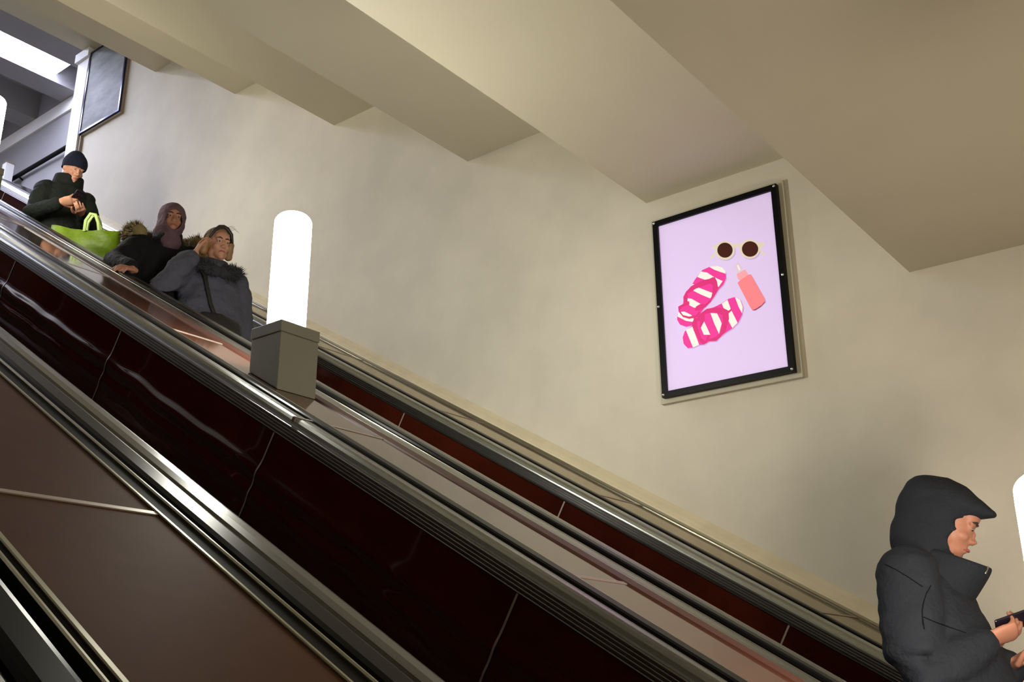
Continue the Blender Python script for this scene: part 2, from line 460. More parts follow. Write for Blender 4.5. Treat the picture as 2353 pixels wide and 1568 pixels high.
ART={
'sole1':[(-516,1687),(-30,1614),(296,1421),(472,1089),(456,715),(261,389),(-45,184),(-367,-206),(-680,-458),(-989,-665),(-1283,-971),(-1580,-1324),(-1895,-1556),(-2244,-1547),(-2631,-1317),(-2786,-996),(-2740,-673),(-2518,-392),(-2318,-57),(-2270,267),(-2101,513),(-1724,850),(-1503,1130),(-1234,1397),(-968,1616)],
'w1':[(-516,1687),(-30,1614),(296,1421),(457,1140),(466,1006),(133,1203),(-239,1445)],
'w2':[(-1058,1543),(-687,1387),(-342,1066),(-89,857),(241,620),(-34,332),(-310,535),(-866,988),(-1327,1277)],
'w3':[(-1644,926),(-1425,822),(-1243,583),(-443,72),(-430,-72),(-612,-216),(-1128,125),(-1600,482),(-1736,829)],
'w4':[(-2099,176),(-1781,50),(-1240,-392),(-1428,-583),(-1672,-524),(-1932,-318)],
'w5':[(-2630,-556),(-2280,-615),(-1851,-931),(-1722,-1220),(-1758,-1376),(-2220,-1199),(-2749,-814),(-2711,-632)],
'strap1':[(-226,988),(-372,1003),(-571,959),(-965,990),(-1675,837),(-2098,560),(-2295,273),(-2293,-64),(-2066,-71),(-1994,246),(-2033,400),(-1442,586),(-545,667),(-385,507),(-442,96),(-569,-297),(-927,-492),(-1266,-409),(-1520,-489),(-1636,-722),(-1293,-780),(-941,-676),(-580,-435),(-203,36),(-76,286),(-104,672)],
'heel1':[(-2658,-214),(-1939,-55),(-1928,-248),(-2463,-333),(-2574,-474),(-2394,-802),(-2005,-989),(-1557,-1000),(-1345,-815),(-1279,-925),(-1567,-1139),(-2014,-1128),(-2402,-919),(-2654,-526)],
'sole2':[(78,-690),(523,-520),(904,-512),(1216,-737),(1351,-1230),(1230,-1658),(963,-2051),(614,-2290),(225,-2430),(-171,-2616),(-426,-2811),(-854,-2740),(-1201,-2849),(-1491,-2809),(-1890,-2885),(-2233,-2835),(-2461,-2529),(-2495,-2148),(-2337,-1808),(-1900,-1625),(-1727,-1290),(-1366,-1092),(-951,-815),(-414,-804)],
'v1':[(904,-521),(1206,-744),(1324,-1223),(1247,-1570),(1085,-1165)],
'v2':[(86,-710),(448,-571),(611,-1189),(940,-2046),(601,-2278),(376,-1732),(230,-1191)],
'v3':[(-655,-1096),(-252,-1215),(-92,-1623),(-16,-1871),(-229,-2443),(-485,-1717)],
'v4':[(-1320,-1804),(-1077,-1510),(-753,-2372),(-1159,-2281)],
'v5':[(-2259,-1764),(-1836,-1640),(-1491,-2800),(-1889,-2876)],
'strap2':[(615,-1135),(663,-1248),(453,-1382),(450,-1703),(182,-2375),(-124,-2626),(-426,-2811),(-854,-2740),(-942,-2629),(-406,-2564),(-153,-2391),(92,-1712),(71,-1384),(-435,-1079),(-1020,-1080),(-1048,-1447),(-1323,-1850),(-1392,-1788),(-1286,-1345),(-1515,-1104),(-1207,-942),(-852,-792),(-224,-850),(196,-1020),(466,-1224)],
'heel2':[(-1668,-1162),(-1010,-1269),(-1051,-1493),(-1535,-1381),(-1517,-1806),(-1319,-2454),(-1092,-2688),(-921,-2357),(-755,-2394),(-1003,-2800),(-1249,-2838),(-1473,-2559),(-1770,-1889),(-1862,-1446)],
'bottle':[(1123,284),(1313,398),(1800,597),(1962,577),(2021,446),(2646,-1044),(2656,-1183),(2410,-1372),(2029,-1529),(1847,-1508),(1748,-1325),(1193,103)],
'bshade':[(1847,-1508),(2031,-1507),(2410,-1372),(2656,-1183),(2624,-1275),(2355,-1472),(2025,-1583)],
'bneck':[(1143,630),(1110,802),(1645,965),(1804,642),(1728,569),(1313,398),(1220,422)],
'bcap':[(1011,1324),(1063,1380),(1261,1468),(1351,1397),(1548,944),(1160,836)],
'bcap2':[(1177,1316),(1264,1326),(1378,999),(1267,972)],
'gcorner1':[(-230,2841),(-200,2905),(73,2924),(269,2917),(338,2559),(-20,2370),(-75,2603),(-118,2688)],
'gcorner2':[(2474,2382),(2903,2235),(2944,2177),(2866,2082),(2713,1937),(2552,1701),(2300,2006)],
'bridge':[(981,2704),(1593,2563),(1624,2363),(1455,2340),(1247,2423),(1033,2450)],
'temple1':[(-86,2461),(-52,2273),(-381,2156),(-467,2204),(-446,2281)],
'temple2':[(2608,1802),(2681,1838),(2889,1584),(2914,1507),(2809,1466),(2744,1516)],
'ring1':[(1131,2250),(1111,2142),(1068,2045),(1004,1962),(923,1897),(827,1851),(719,1827),(604,1825),(485,1847),(369,1890),(258,1953),(157,2035),(71,2132),(2,2240),(-47,2355),(-73,2473),(-76,2589),(-56,2698),(-12,2797),(52,2881),(135,2947),(233,2992),(343,3016),(459,3016),(578,2993),(695,2948),(806,2883),(905,2800),(990,2703),(1057,2595),(1104,2481),(1129,2364)],
'lens1':[(1001,2301),(985,2215),(951,2137),(902,2071),(838,2019),(763,1982),(678,1962),(588,1961),(496,1977),(405,2011),(319,2062),(240,2126),(173,2203),(120,2288),(82,2380),(62,2473),(60,2565),(76,2652),(110,2731),(160,2797),(224,2850),(301,2887),(386,2906),(477,2907),(570,2889),(661,2854),(747,2803),(825,2737),(891,2661),(943,2575),(980,2484),(999,2392)],
'ring2':[(2618,1917),(2597,1807),(2554,1709),(2490,1624),(2409,1558),(2313,1511),(2205,1486),(2091,1483),(1974,1504),(1859,1547),(1749,1611),(1650,1694),(1565,1791),(1498,1900),(1451,2017),(1425,2136),(1424,2253),(1445,2364),(1489,2465),(1553,2550),(1636,2618),(1734,2664),(1843,2688),(1959,2689),(2077,2667),(2192,2622),(2301,2556),(2399,2473),(2482,2375),(2548,2266),(2594,2150),(2617,2033)],
'lens2':[(2528,1942),(2510,1856),(2476,1777),(2424,1710),(2359,1658),(2281,1621),(2194,1601),(2102,1600),(2007,1617),(1914,1652),(1826,1703),(1746,1769),(1677,1847),(1623,1934),(1585,2026),(1565,2121),(1563,2214),(1580,2302),(1616,2381),(1668,2449),(1734,2502),(1813,2539),(1901,2557),(1994,2558),(2089,2540),(2182,2504),(2270,2451),(2350,2385),(2417,2307),(2470,2220),(2507,2128),(2527,2034)],
}
def inkmat(n,rgb): 
    c=lin(*rgb); return material(n,rgb,rough=.5,spec=.2,emit=c,strength=.075)  # faint glow added to every ink to lift the poster's brightness
inks=[inkmat('ink_lilac',(226,205,250)),inkmat('ink_pink',(240,62,160)),inkmat('ink_white',(246,244,238)),inkmat('ink_magenta',(222,52,128)),
      inkmat('ink_coral',(248,136,146)),inkmat('ink_plum',(150,70,90)),inkmat('ink_rose',(250,170,180)),inkmat('ink_glassy',(226,205,225)),
      inkmat('ink_cream',(226,216,198)),inkmat('ink_brown',(64,24,12)),inkmat('ink_mauve',(196,172,226))]
order=[]
def sh_(n,dx,dz): return [(x+dx,z+dz) for x,z in ART[n]]
lay=[]
for n in ('sole1','sole2','bottle','ring1','ring2'): lay.append((sh_(n,40,-60),10,0))
lay+= [(ART['temple1'],8,1),(ART['temple2'],8,1),(ART['sole1'],1,1)]
lay+= [(ART[k],2,2) for k in ('w1','w2','w3','w4','w5')]+[(ART['heel1'],3,3),(ART['strap1'],3,4)]
lay+= [(ART['sole2'],1,5)]+[(ART[k],2,6) for k in ('v1','v2','v3','v4','v5')]+[(ART['heel2'],3,8),(ART['strap2'],3,7)]
lay+= [(ART['bneck'],6,1),(ART['bcap'],7,2),(ART['bcap2'],2,3),(ART['bottle'],4,2),(ART['bshade'],5,3)]
lay+= [(ART['gcorner1'],8,2),(ART['gcorner2'],8,2),(ART['bridge'],8,2),(ART['ring1'],8,3),(ART['ring2'],8,3),(ART['lens1'],9,4),(ART['lens2'],9,4)]
me=bpy.data.meshes.new('printed_sheet'); bm=bmesh.new()
def poly(pts2,mi,y):
    vs_=[bm.verts.new((x,y,z)) for x,z in pts2]
    for tri in tessellate_polygon([[Vector((x,z,0)) for x,z in pts2]]):
        try: f=bm.faces.new([vs_[i] for i in tri]); f.material_index=mi
        except ValueError: pass
poly([(-.364,-.515),(.364,-.515),(.364,.515),(-.364,.515)],0,-.046)
for p2,mi,L in lay: poly([(x*1e-4-(.0),z*1e-4) for x,z in p2],mi,-.0463-.00025*L)
bm.normal_update()
for f in bm.faces:
    if f.normal.y>0: f.normal_flip()
bm.to_mesh(me); bm.free()
for m in inks: me.materials.append(m)
link(bpy.data.objects.new('printed_sheet',me),t)

# framed grey panel beside the pilaster
t=thing('wall_panel','grey glossy framed panel high on the wall beside the white pilaster','framed panel',(-9.56,DW,6.45))
w,h=.39,.525
M_grey=material('streaked_grey',(56,58,58),rough=.5,spec=.2,rgb2=(140,142,140),noise_scale=2.2,stretch=(1.0,1,2.4))
obj('panel_back',*box(-w-.015,w+.015,-.03,-.001,-h-.015,h+.015),M_joint,t)
obj('frame',*join(box(-w,-w+.022,-.05,-.03,-h,h),box(w-.022,w,-.05,-.03,-h,h),box(-w+.022,w-.022,-.05,-.03,h-.022,h),box(-w+.022,w-.022,-.05,-.03,-h,-h+.022)),M_blue,t)
obj('panel_face',*box(-w+.022,w-.022,-.042,-.03,-h+.022,h-.022),M_grey,t)
# wall handrail and post in the hall
t=thing('wall_handrail','dark handrail on the grey hall wall behind the man in the navy hat','handrail',(-12.6,HY,6.85))
obj('rail',*loft([(-.85,-.07,0.02),(1.6,-.07,.02)],[.03,.03]),M_dark,t,smooth=True)
for x in (-.6,.6,1.4): obj('bracket',*loft([(x,0.0,-.02),(x,-.07,.01)],[.012,.012]),M_dark,t)
t=thing('bollard','short pale square post at the head of the escalator','post',(-13.25,5.75,4.75))
obj('post',*box(-.055,.055,-.055,.055,0,2.25),M_white,t)
obj('post_cap',*box(-.06,.06,-.06,.06,2.25,2.27),M_joint,t)

# ------------------------------------------------------------------ people
M_skin1=material('skin_light',(182,132,108),rough=.55,spec=.35,noise_amt=.12,noise_scale=14)
M_skin2=material('skin_tan',(160,110,88),rough=.55,spec=.35,noise_amt=.12,noise_scale=14)
M_lip=material('lips',(150,78,70),rough=.5)
M_eyew=material('eye_white',(150,138,130),rough=.4)
M_eye=material('eye_dark',(30,20,16),rough=.2)
M_brow=material('eyebrow_hair',(48,36,30),rough=.8)
M_trouser=material('trouser_cloth',(28,29,34),rough=.85)
M_shoe=material('shoe_leather',(20,19,18),rough=.5)
M_phone=material('phone_shell',(30,24,34),rough=.2)
M_phone2=material('phone_glass',(18,18,24),rough=.06)
def cloth(n,rgb,b=.5,bs=70,rough=.85,sheen=.0): return material(n,rgb,rough=rough,spec=.25,noise_amt=.22,noise_scale=7,bump=b,bump_scale=bs,sheen=sheen)

def hand(wrist, d, nrm, side, curl=(.5,.55,.6,.65), k=1.0, thumb=.5, spread=.0):
    """palm, five jointed fingers. d: towards the fingers, nrm: out of the palm, side: +1 when the thumb lies along d x nrm"""
    W=Vector(wrist); d=Vector(d).normalized(); nrm=Vector(nrm); nrm=(nrm-d*nrm.dot(d)).normalized(); t=d.cross(nrm)*side
    P=[loft([W-d*.025*k,W+d*.02*k,W+d*.055*k,W+d*.088*k],[(.026*k,.020*k),(.034*k,.017*k),(.040*k,.0155*k),(.038*k,.013*k)],up=nrm)]
    L=(.074,.083,.077,.060); off=(.029,.010,-.010,-.028)
    for i in range(4):
        b=W+d*(.085-.006*abs(i-1))*k+t*off[i]*k; dirv=(d+t*spread*(1.5-i)).normalized(); pts=[b-dirv*.02*k,b]; p=b
        for j,fr in enumerate((.45,.32,.25)):
            ang=curl[i]*(1,1.15,.8)[j]
            ax=dirv.cross(nrm)
            dirv=(Matrix.Rotation(ang,3,ax.normalized())@dirv).normalized()
            nrm_l=nrm
            p=p+dirv*L[i]*fr*k; pts.append(p)
        r=(.0098,.0096,.0092,.0082)[i]*k
        P.append(loft(pts,[r,r,r*.95,r*.88,r*.75],seg=10))
    b=W+d*.022*k+t*.026*k+nrm*.004
    d1=(d*.62+t*.72+nrm*.25).normalized(); p1=b+d1*.038*k
    d2=(d*.85+t*(.35-.5*thumb)+nrm*(.2+.5*thumb)).normalized(); p2=p1+d2*.033*k
    d3=(d*.9-t*.25*thumb+nrm*(.15+.5*thumb)).normalized(); p3=p2+d3*.026*k
    P.append(loft([b-d1*.012,b,p1,p2,p3],[.014*k,.0145*k,.0118*k,.0105*k,.0085*k],seg=10))
    return P

def head_frame(c, yaw=0, pitch=0, rollv=0):
    M=Matrix.Rotation(yaw,3,'Z')@Matrix.Rotation(pitch,3,'Y')@Matrix.Rotation(rollv,3,'X')     # +pitch: chin down
    return Vector(c),M
def at(hf,x,y,z): return hf[0]+hf[1]@Vector((x,y,z))
def head_parts(hf, k=1.0, fem=False):
    M=hf[1]; A=lambda x,y,z: at(hf,x*k,y*k,z*k); E=lambda c,r: ell(A(*c),[q*k for q in r],M,20,14)
    j=.9 if fem else 1
    P=[E((-.012,0,.035),(.098,.077,.092)),E((.02,0,-.02),(.074,.066*j,.082)),E((.043,0,-.070),(.044,.043*j,.040)),E((.064,0,-.098),(.023,.025*j,.019)),
       E((.058,0,.046),(.040,.056,.040))]
    for s in (-1,1):
        P+=[E((.052,s*.036*j,-.028),(.033,.027,.024)),                        # cheekbone
            E((.078,s*.028,.022),(.014,.026,.0085)),                        # brow
            E((.0,s*.058*j,-.058),(.036,.014,.030)),                        # jaw
            E((-.006,s*.077,-.005),(.017,.008,.029)),                       # ear
            E((.094,s*.0115,-.036),(.011,.0095,.008)),                      # nostril wing
            E((.073,s*.030,.004),(.014,.015,.0095))]                        # eyelid
    P+=[loft([A(.083,0,.018),A(.096,0,-.008),A(.107,0,-.029),A(.098,0,-.038)],[.0085*k,.0095*k,.0115*k,.009*k]),
        E((.083,0,-.064),(.013,.022,.0065)),E((.082,0,-.074),(.013,.019,.0070))]
    return P
def face_parts(hf,body,k=1.0,look=0,lids=0):
    M=hf[1]; A=lambda x,y,z: at(hf,x*k,y*k,z*k)
    for s in (-1,1):
        V,F=ell(A(.0795,s*.030,.005),(.0098*k,.0135*k,(.0072 if not lids else .0030)*k),M)
        e=obj('eye',V,F,M_eyew,body,smooth=True)
        V,F=ell(A(.0865,s*.030+look*.004,.004-.002*lids),(.0042*k,.0058*k,(.0058 if not lids else .0022)*k),M)
        obj('iris',V,F,M_eye,e,smooth=True)
        V,F=loft([A(.0905,s*.012,.0265),A(.0925,s*.028,.0315),A(.081,s*.046,.0265)],[(.0035*k,.0040*k),(.0045*k,.0050*k),(.003*k,.0030*k)])
        obj('eyebrow',V,F,M_brow,body,smooth=True)
    V,F=loft([A(.083,.021,-.069),A(.0935,.010,-.066),A(.096,0,-.0672),A(.0935,-.010,-.066),A(.083,-.021,-.069)],[.0025*k,.0050*k,.0058*k,.0050*k,.0025*k])
    obj('lips',V,F,M_lip,body,smooth=True)

def torso_parts(H,lean=0,w=1.0):
    w*=.92; k=H/1.75; l=lambda z: lean*max(0,z-.95)
    zs=[.86,.98,1.08,1.22,1.34,1.42]; fx=[.125,.115,.105,.118,.120,.085]; fy=[.165,.15,.135,.155,.17,.165]
    P=[loft([(l(z)*k,0,z*k) for z in zs],[(fy[i]*k*w,fx[i]*k*w) for i in range(6)],up=(1,0,0),seg=20)]
    return P
def leg_parts(H,r=1.0,cl=False):
    k=H/1.75; P=[]
    for s in (-1,1):
        P.append(loft([(0,s*.088*k,.90*k),(.01,s*.095*k,.70*k),(.02,s*.10*k,.48*k),(.0,s*.10*k,.30*k),(-.01,s*.10*k,.09*k)],
                      [q*k*r for q in ((.092,.078,.058,.056,.045) if not cl else (.108,.094,.076,.074,.070))],seg=16))
        if not cl: P.append(loft([(-.03,s*.10*k,.045),(.05,s*.104*k,.04),(.15*k,s*.108*k,.03)],[(.036,.034),(.042,.030),(.034,.02)]))
    return P
def shoes(H,parent):
    k=H/1.75
    for s in (-1,1):
        P=[loft([(-.05,s*.10*k,.055),(.05,s*.104*k,.048),(.17*k,s*.108*k,.038)],[(.044,.052),(.050,.044),(.042,.030)]),
           loft([(-.02,s*.10*k,.05),(-.02,s*.10*k,.13)],[.055,.058])]
        grown('shoe',P,.008,3,M_shoe,parent,cut=None)
def arm(sh,el,wr,r=(.050,.041,.036,.028)):
    sh,el,wr=Vector(sh),Vector(el),Vector(wr)
    return loft([sh,sh.lerp(el,.5),el,el.lerp(wr,.45),wr],[r[0],r[0]*.92,r[1],r[2],r[3]],seg=14)
def person(label,X,Y,heading,group=None):
    # the tread under the feet
    k=math.floor((X+9.96)/.405); z=(-1.42-(-9.96+k*.405+.405)*S30)/C30
    z+=.008
    return thing('person',label,'person',(X,Y,z),(0,0,math.radians(heading)),group), z

# --- man in the dark hood, in profile, looking down at his phone ------------------------------------------------
M_coat=cloth('slate_coat_cloth',(28,32,39),b=.35,bs=60)
M_coat_hood=cloth('slate_hood_cloth',(27,31,37),b=.3,bs=80)
t,z0=person('person in a dark slate hooded coat, in profile, looking down at a phone',-1.055,3.86,4)
HM=dict(t=t)
dz=-1.028-z0
hf=head_frame((-.008,0,1.612+dz),math.radians(10),math.radians(27))
wr=Vector((.085,-.10,1.205+dz)); el=Vector((-.115,-.285,1.06+dz)); shd=Vector((-.12,-.19,1.41+dz))
wl=Vector((.12,.06,1.13+dz)); ell_=Vector((-.06,.27,1.02+dz)); shl=Vector((-.12,.19,1.41+dz))
hd=Vector((.80,.42,.28)); hn=Vector((-.35,.55,.76))
P=head_parts(hf)+[loft([(-.07,0,1.38+dz),(-.05,0,1.48+dz),(-.01,0,1.58+dz)],[.075,.06,.058])]
P+=[loft([(-.03,0,.86),(-.06,0,1.0),(-.09,0,1.2),(-.11,0,1.36+dz),(-.10,0,1.42+dz)],[(.165,.125),(.15,.115),(.16,.12),(.17,.11),(.13,.08)],up=(1,0,0),seg=20)]
P+=leg_parts(1.75)+[arm(shd,el,wr),arm(shl,ell_,wl)]
P+=hand(wr,hd,hn,-1,curl=(.42,.5,.58,.62),k=1.06,thumb=.6)
P+=hand(wl,(.75,-.25,.35),(-.2,-.5,.8),1,curl=(.5,.55,.6,.6))
body=grown('body',P,.0055,4,M_skin2,t)
face_parts(hf,body,lids=1)
V,F=[],[]
# beard shadow is left out: only the cheek, nose and brow show between hood and collar
coat=[loft([(.00,0,.62),(-.005,0,.80),(-.02,0,.98+dz),(-.055,0,1.15+dz),(-.095,0,1.30+dz),(-.115,0,1.40+dz),(-.10,0,1.47+dz)],
           [(.25,.21),(.245,.20),(.235,.178),(.225,.160),(.215,.146),(.19,.130),(.125,.105)],up=(1,0,0),seg=24)]
for s,e,w in ((shd,el,wr),(shl,ell_,wl)):
    d=(w-e).normalized()
    coat.append(loft([s+Vector((.0,0,.01)),s.lerp(e,.35),s.lerp(e,.75),e,e.lerp(w,.35),w-d*.035],[.105,.103,.094,.088,.082,.062],seg=18))
coat_o=grown('coat',coat,.011,5,M_coat,t,wrinkle=.009,wscale=8,seed=1)
# stand-up collar, open at the front
ncol=28
cx=[]
def ringpts(cen,rx,ry,tilt,n=ncol,a0=-PI,a1=PI):
    return [Vector((cen[0]+rx*math.cos(a0+(a1-a0)*i/(n-1)), cen[1]+ry*math.sin(a0+(a1-a0)*i/(n-1)), cen[2]+tilt*math.cos(a0+(a1-a0)*i/(n-1)))) for i in range(n)]
def band(name,rings,mat,parent,th=.014,closed=False):
    n=len(rings[0]);V=[p for r in rings for p in r];F=[]
    for i in range(len(rings)-1):
        for k in range(n-(0 if closed else 1)):
            a=i*n+k;b=i*n+(k+1)%n;F.append((a,b,b+n,a+n))
    o=obj(name,V,F,mat,parent,smooth=True)
    s=o.modifiers.new('thickness','SOLIDIFY'); s.thickness=th; s.offset=0
    b=o.modifiers.new('sub','SUBSURF'); b.levels=1; b.render_levels=2
    return o
a=PI*.93
band('collar',[ringpts((-.085,0,1.36+dz),.105,.13,-.035,a0=-a,a1=a),ringpts((-.062,0,1.415+dz),.122,.128,-.04,a0=-a,a1=a),ringpts((-.035,0,1.465+dz),.130,.120,-.045,a0=-a,a1=a),ringpts((-.012,0,1.502+dz),.124,.105,-.055,a0=-a,a1=a)],M_coat_hood,t,th=.018)
M_zip=material('zip_metal',(190,190,186),rough=.25,metal=1)
V,F=loft([(.108,-.030,1.445+dz),(.098,-.036,1.425+dz)],[.004,.004])
obj('zip_pull',V,F,M_zip,t,smooth=True)
# hood
hc=Vector((-.035,0,1.632+dz))
Mh=Matrix.Rotation(math.radians(6),3,'Z')@Matrix.Rotation(math.radians(15),3,'Y')
q=lambda x,y,z: hc+Mh@Vector((x,y,z))
hp=[ell(q(-.022,0,.018),(.128,.116,.128),Mh,24,16),ell(q(-.035,0,-.075),(.122,.118,.13),Mh,24,16),
    loft([(-.135,0,1.44+dz),(-.085,0,1.55+dz)],[(.150,.090),(.125,.105)],up=(1,0,0),seg=20),
    loft([q(-.05,0,.058),q(.02,0,.066),q(.07,0,.060),q(.13,0,.050),q(.176,0,.042)],[(.112,.088),(.106,.082),(.092,.064),(.064,.033),(.032,.011)],up=Mh@Vector((0,0,1)),seg=22),
    loft([q(.02,0,-.02),q(.06,0,-.05),q(.055,0,-.12)],[(.105,.07),(.10,.06),(.10,.07)],up=Mh@Vector((0,0,1)),seg=20)]
hcut=Mh.transposed()
def hoodcut(c):
    l=hcut@(c-hc)
    return l.x>.030-.22*min(0,l.z) and -.24<l.z<.014+.45*min(0,l.x-.10) and abs(l.y)<.088
hood=grown('hood',hp,.008,5,M_coat_hood,t,cut=hoodcut,solid=.010,wrinkle=.003,wscale=9,seed=4)
# seam between hood and coat, chest flap and pocket seams
M_seam=material('seam_thread',(17,19,23),rough=1,spec=.05)
from mathutils.bvhtree import BVHTree
def stitched(name,o,pts,r,mat,y0=-1.0,dy=1):
    # a seam laid on the cloth: (x, z) points pushed along y onto the surface
    bv=BVHTree.FromPolygons([v.co for v in o.data.vertices],[p.vertices[:] for p in o.data.polygons]); P=[]
    for i in range(len(pts)-1):
        for k in range(6):
            f=k/6; x=pts[i][0]*(1-f)+pts[i+1][0]*f; z=pts[i][1]*(1-f)+pts[i+1][1]*f
            h=bv.ray_cast(Vector((x,y0,z)),Vector((0,dy,0)))
            if h[0]: P.append(h[0]+h[1]*r*.15)
    if len(P)>1:
        V,F=loft(P,[(r,r*.5)]*len(P),seg=6); obj(name,V,F,mat,o,smooth=True)
stitched('seam',coat_o,[(-.165,1.450+dz),(-.13,1.430+dz),(-.09,1.400+dz),(-.05,1.365+dz)],.0035,M_seam)
stitched('seam',coat_o,[(-.035,1.375+dz),(-.047,1.35+dz),(-.056,1.32+dz),(-.061,1.29+dz),(-.062,1.26+dz),(-.059,1.23+dz)],.0028,M_seam)
stitched('seam',coat_o,[(-.058,1.272+dz),(-.01,1.245+dz),(.045,1.222+dz)],.0035,M_seam)
grown('trousers',leg_parts(1.75,1,True)+[loft([(0,0,.86),(0,0,.98)],[(.18,.14),(.175,.135)],up=(1,0,0))],.011,4,M_trouser,t)
shoes(1.75,t)
# phone in his hand
def phone(name,label,parent_t,c,d,n,size=(.152,.074,.009)):
    Mw=Matrix.Rotation(parent_t.rotation_euler.z,3,'Z')
    c=parent_t.location+Mw@Vector(c); d=(Mw@Vector(d)).normalized(); n=Mw@Vector(n); n=(n-d*n.dot(d)).normalized(); s=n.cross(d)
    R=Matrix((d,s,n)).transposed()
    p=thing('smartphone',label,'phone',c,R.to_euler())
    o=obj('phone_body',*box(-size[0]/2,size[0]/2,-size[1]/2,size[1]/2,-size[2]/2,size[2]/2),M_phone,p)
    b=o.modifiers.new('b','BEVEL'); b.width=.004; b.segments=3
    obj('phone_screen',*box(-size[0]/2+.005,size[0]/2-.005,-size[1]/2+.004,size[1]/2-.004,size[2]/2-.001,size[2]/2+.0006),M_phone2,p)
    return p
hdn=hd.normalized(); hnn=(hn-hdn*hn.dot(hdn)).normalized()
phone('smartphone','dark phone held out by the hooded man in profile',t,wr+hdn*.125+hnn*.034,hdn+Vector((.1,0,.05)),hnn)

# --- woman in a grey coat, hand at her ear ---------------------------------------------------------------------
M_grey=cloth('grey_coat_cloth',(74,74,86),b=.5,bs=45)
M_fur_g=[material('grey_fur',(36,36,42),rough=.9),material('grey_fur_tip',(60,58,62),rough=.9)]
M_hair=material('brown_hair',(150,112,70),rough=.55,noise_amt=.4,noise_scale=30,stretch=(1,1,.15))
M_hair2=material('dark_hair',(34,26,22),rough=.5,noise_amt=.4,noise_scale=30,stretch=(1,1,.15))
t,z0=person('person in a grey fur-collared coat, hand raised to her ear, smiling',-5.58,3.87,-14)
dz=1.536-z0-.08
hf=head_frame((.035,0,1.475+dz),math.radians(2),math.radians(4))
shr=Vector((-.02,-.175,1.255+dz)); elr=Vector((.10,-.36,1.09+dz)); wrr=Vector((.075,-.165,1.365+dz))
sll=Vector((-.02,.175,1.25+dz)); ell2=Vector((-.01,.235,.99+dz)); wll=Vector((.06,.24,.78+dz))
P=head_parts(hf,.97,True)+torso_parts(1.75*(1.235+dz)/1.42)+leg_parts(1.60)
P+=[loft([(-.02,0,1.24+dz),(-.005,0,1.33+dz),(.015,0,1.41+dz)],[.06,.05,.05])]
P+=[arm(shr,elr,wrr,(.044,.037,.032,.025)),arm(sll,ell2,wll,(.044,.037,.032,.025))]
P+=hand(wrr,(-.12,.36,.92),(.30,.86,-.2),-1,curl=(.22,.28,.32,.36),k=.92,thumb=.3)
P+=hand(wll,(.25,.05,-.95),(0,-1,0),-1,k=.9)
body=grown('body',P,.0055,4,M_skin1,t); face_parts(hf,body,.97,look=.3)
coat=[loft([(.02,0,.55),(.015,0,.75),(.0,0,.92),(-.012,0,1.08+dz),(-.02,0,1.20+dz),(-.015,0,1.29+dz)],
           [(.245,.155),(.24,.15),(.23,.145),(.222,.14),(.205,.13),(.13,.11)],up=(1,0,0),seg=24)]
coat+=[loft([shr,shr.lerp(elr,.5),elr,elr.lerp(wrr,.4),elr.lerp(wrr,.80)],[.090,.088,.086,.080,.066],seg=18),
       loft([sll,sll.lerp(ell2,.5),ell2,ell2.lerp(wll,.5),wll+Vector((0,0,.03))],[.085,.082,.075,.07,.06],seg=18)]
grown('coat',coat,.011,5,M_grey,t,wrinkle=.012,wscale=9,seed=2)
ring=[(-.03+.128*math.cos(a_),.158*math.sin(a_),1.30+dz-.045*math.cos(a_)+.012*abs(math.sin(a_))) for a_ in [math.radians(10+340*i/19) for i in range(20)]]
fur('fur_collar',ring,.046,2600,.055,M_fur_g,t)
# hair swept back, dark at the front
A=lambda x,y,z: at(hf,x*.97,y*.97,z*.97)
hm=hf[1]
hp=[ell(A(-.028,0,.046),(.100,.090,.094),hm,22,14),ell(A(-.075,-.01,.0),(.075,.090,.100),hm,20,12),ell(A(-.085,-.02,-.06),(.06,.085,.065),hm)]
for s in (-1,1): hp.append(loft([A(.040,s*.072,.060),A(.012,s*.088,.02),A(-.02,s*.092,-.055)],[.016,.024,.030]))
hi=hm.transposed()
def haircut(c):
    l=hi@(c-hf[0]); return l.x>.040 and l.z<.078
grown('hair',hp,.007,3,M_hair,t,cut=haircut,solid=.008,wrinkle=.003,wscale=26,seed=6)
fr=[A(.045,-.082,.035),A(.062,-.062,.083),A(.060,-.03,.118),A(.058,0,.127),A(.060,.03,.118),A(.062,.062,.083),A(.045,.082,.035)]
V,F=loft(fr,[.009,.012,.013,.013,.013,.012,.009]); obj('hair_front',V,F,M_hair2,t,smooth=True)
for k in range(4):
    b=A(.055,.03+.008*k,.128-.006*k); V,F=loft([b,b+Vector((.015,.02,.012)),b+Vector((.03,.042+.004*k,.004-.006*k))],[.0012,.001,.0005],seg=5); obj('loose_strand',V,F,M_hair2,t)
grown('trousers',leg_parts(1.60,1,True)+[loft([(0,0,.80),(0,0,.92)],[(.17,.13),(.165,.13)],up=(1,0,0))],.012,4,M_trouser,t)
shoes(1.60,t)
# her shoulder bag
M_bag=material('black_leather',(20,20,22),rough=.45,bump=.2,bump_scale=60)
b=thing('shoulder_bag','black shoulder bag worn across the grey coat','bag',t.location+Vector((0,0,.60+dz)),(0,0,t.rotation_euler.z))
zb=.60+dz
o=obj('bag_body',*join(loft([(.195,-.12,.215),(.205,-.01,.205),(.19,.11,.195)],[(.11,.040),(.125,.048),(.11,.040)],up=(1,0,0),seg=16)),M_bag,b,smooth=True)
def strap(name,pts,w,th,mat,parent):
    V,F=loft(pts,[(w,th)]*len(pts),up=(1,0,0),seg=8); return obj(name,V,F,mat,parent,smooth=True)
strap('strap',[(.085,-.125,.655),(.130,-.105,.60),(.148,-.085,.50),(.160,-.06,.40),(.178,-.03,.32),(.19,-.01,.25)],.014,.005,M_bag,b)

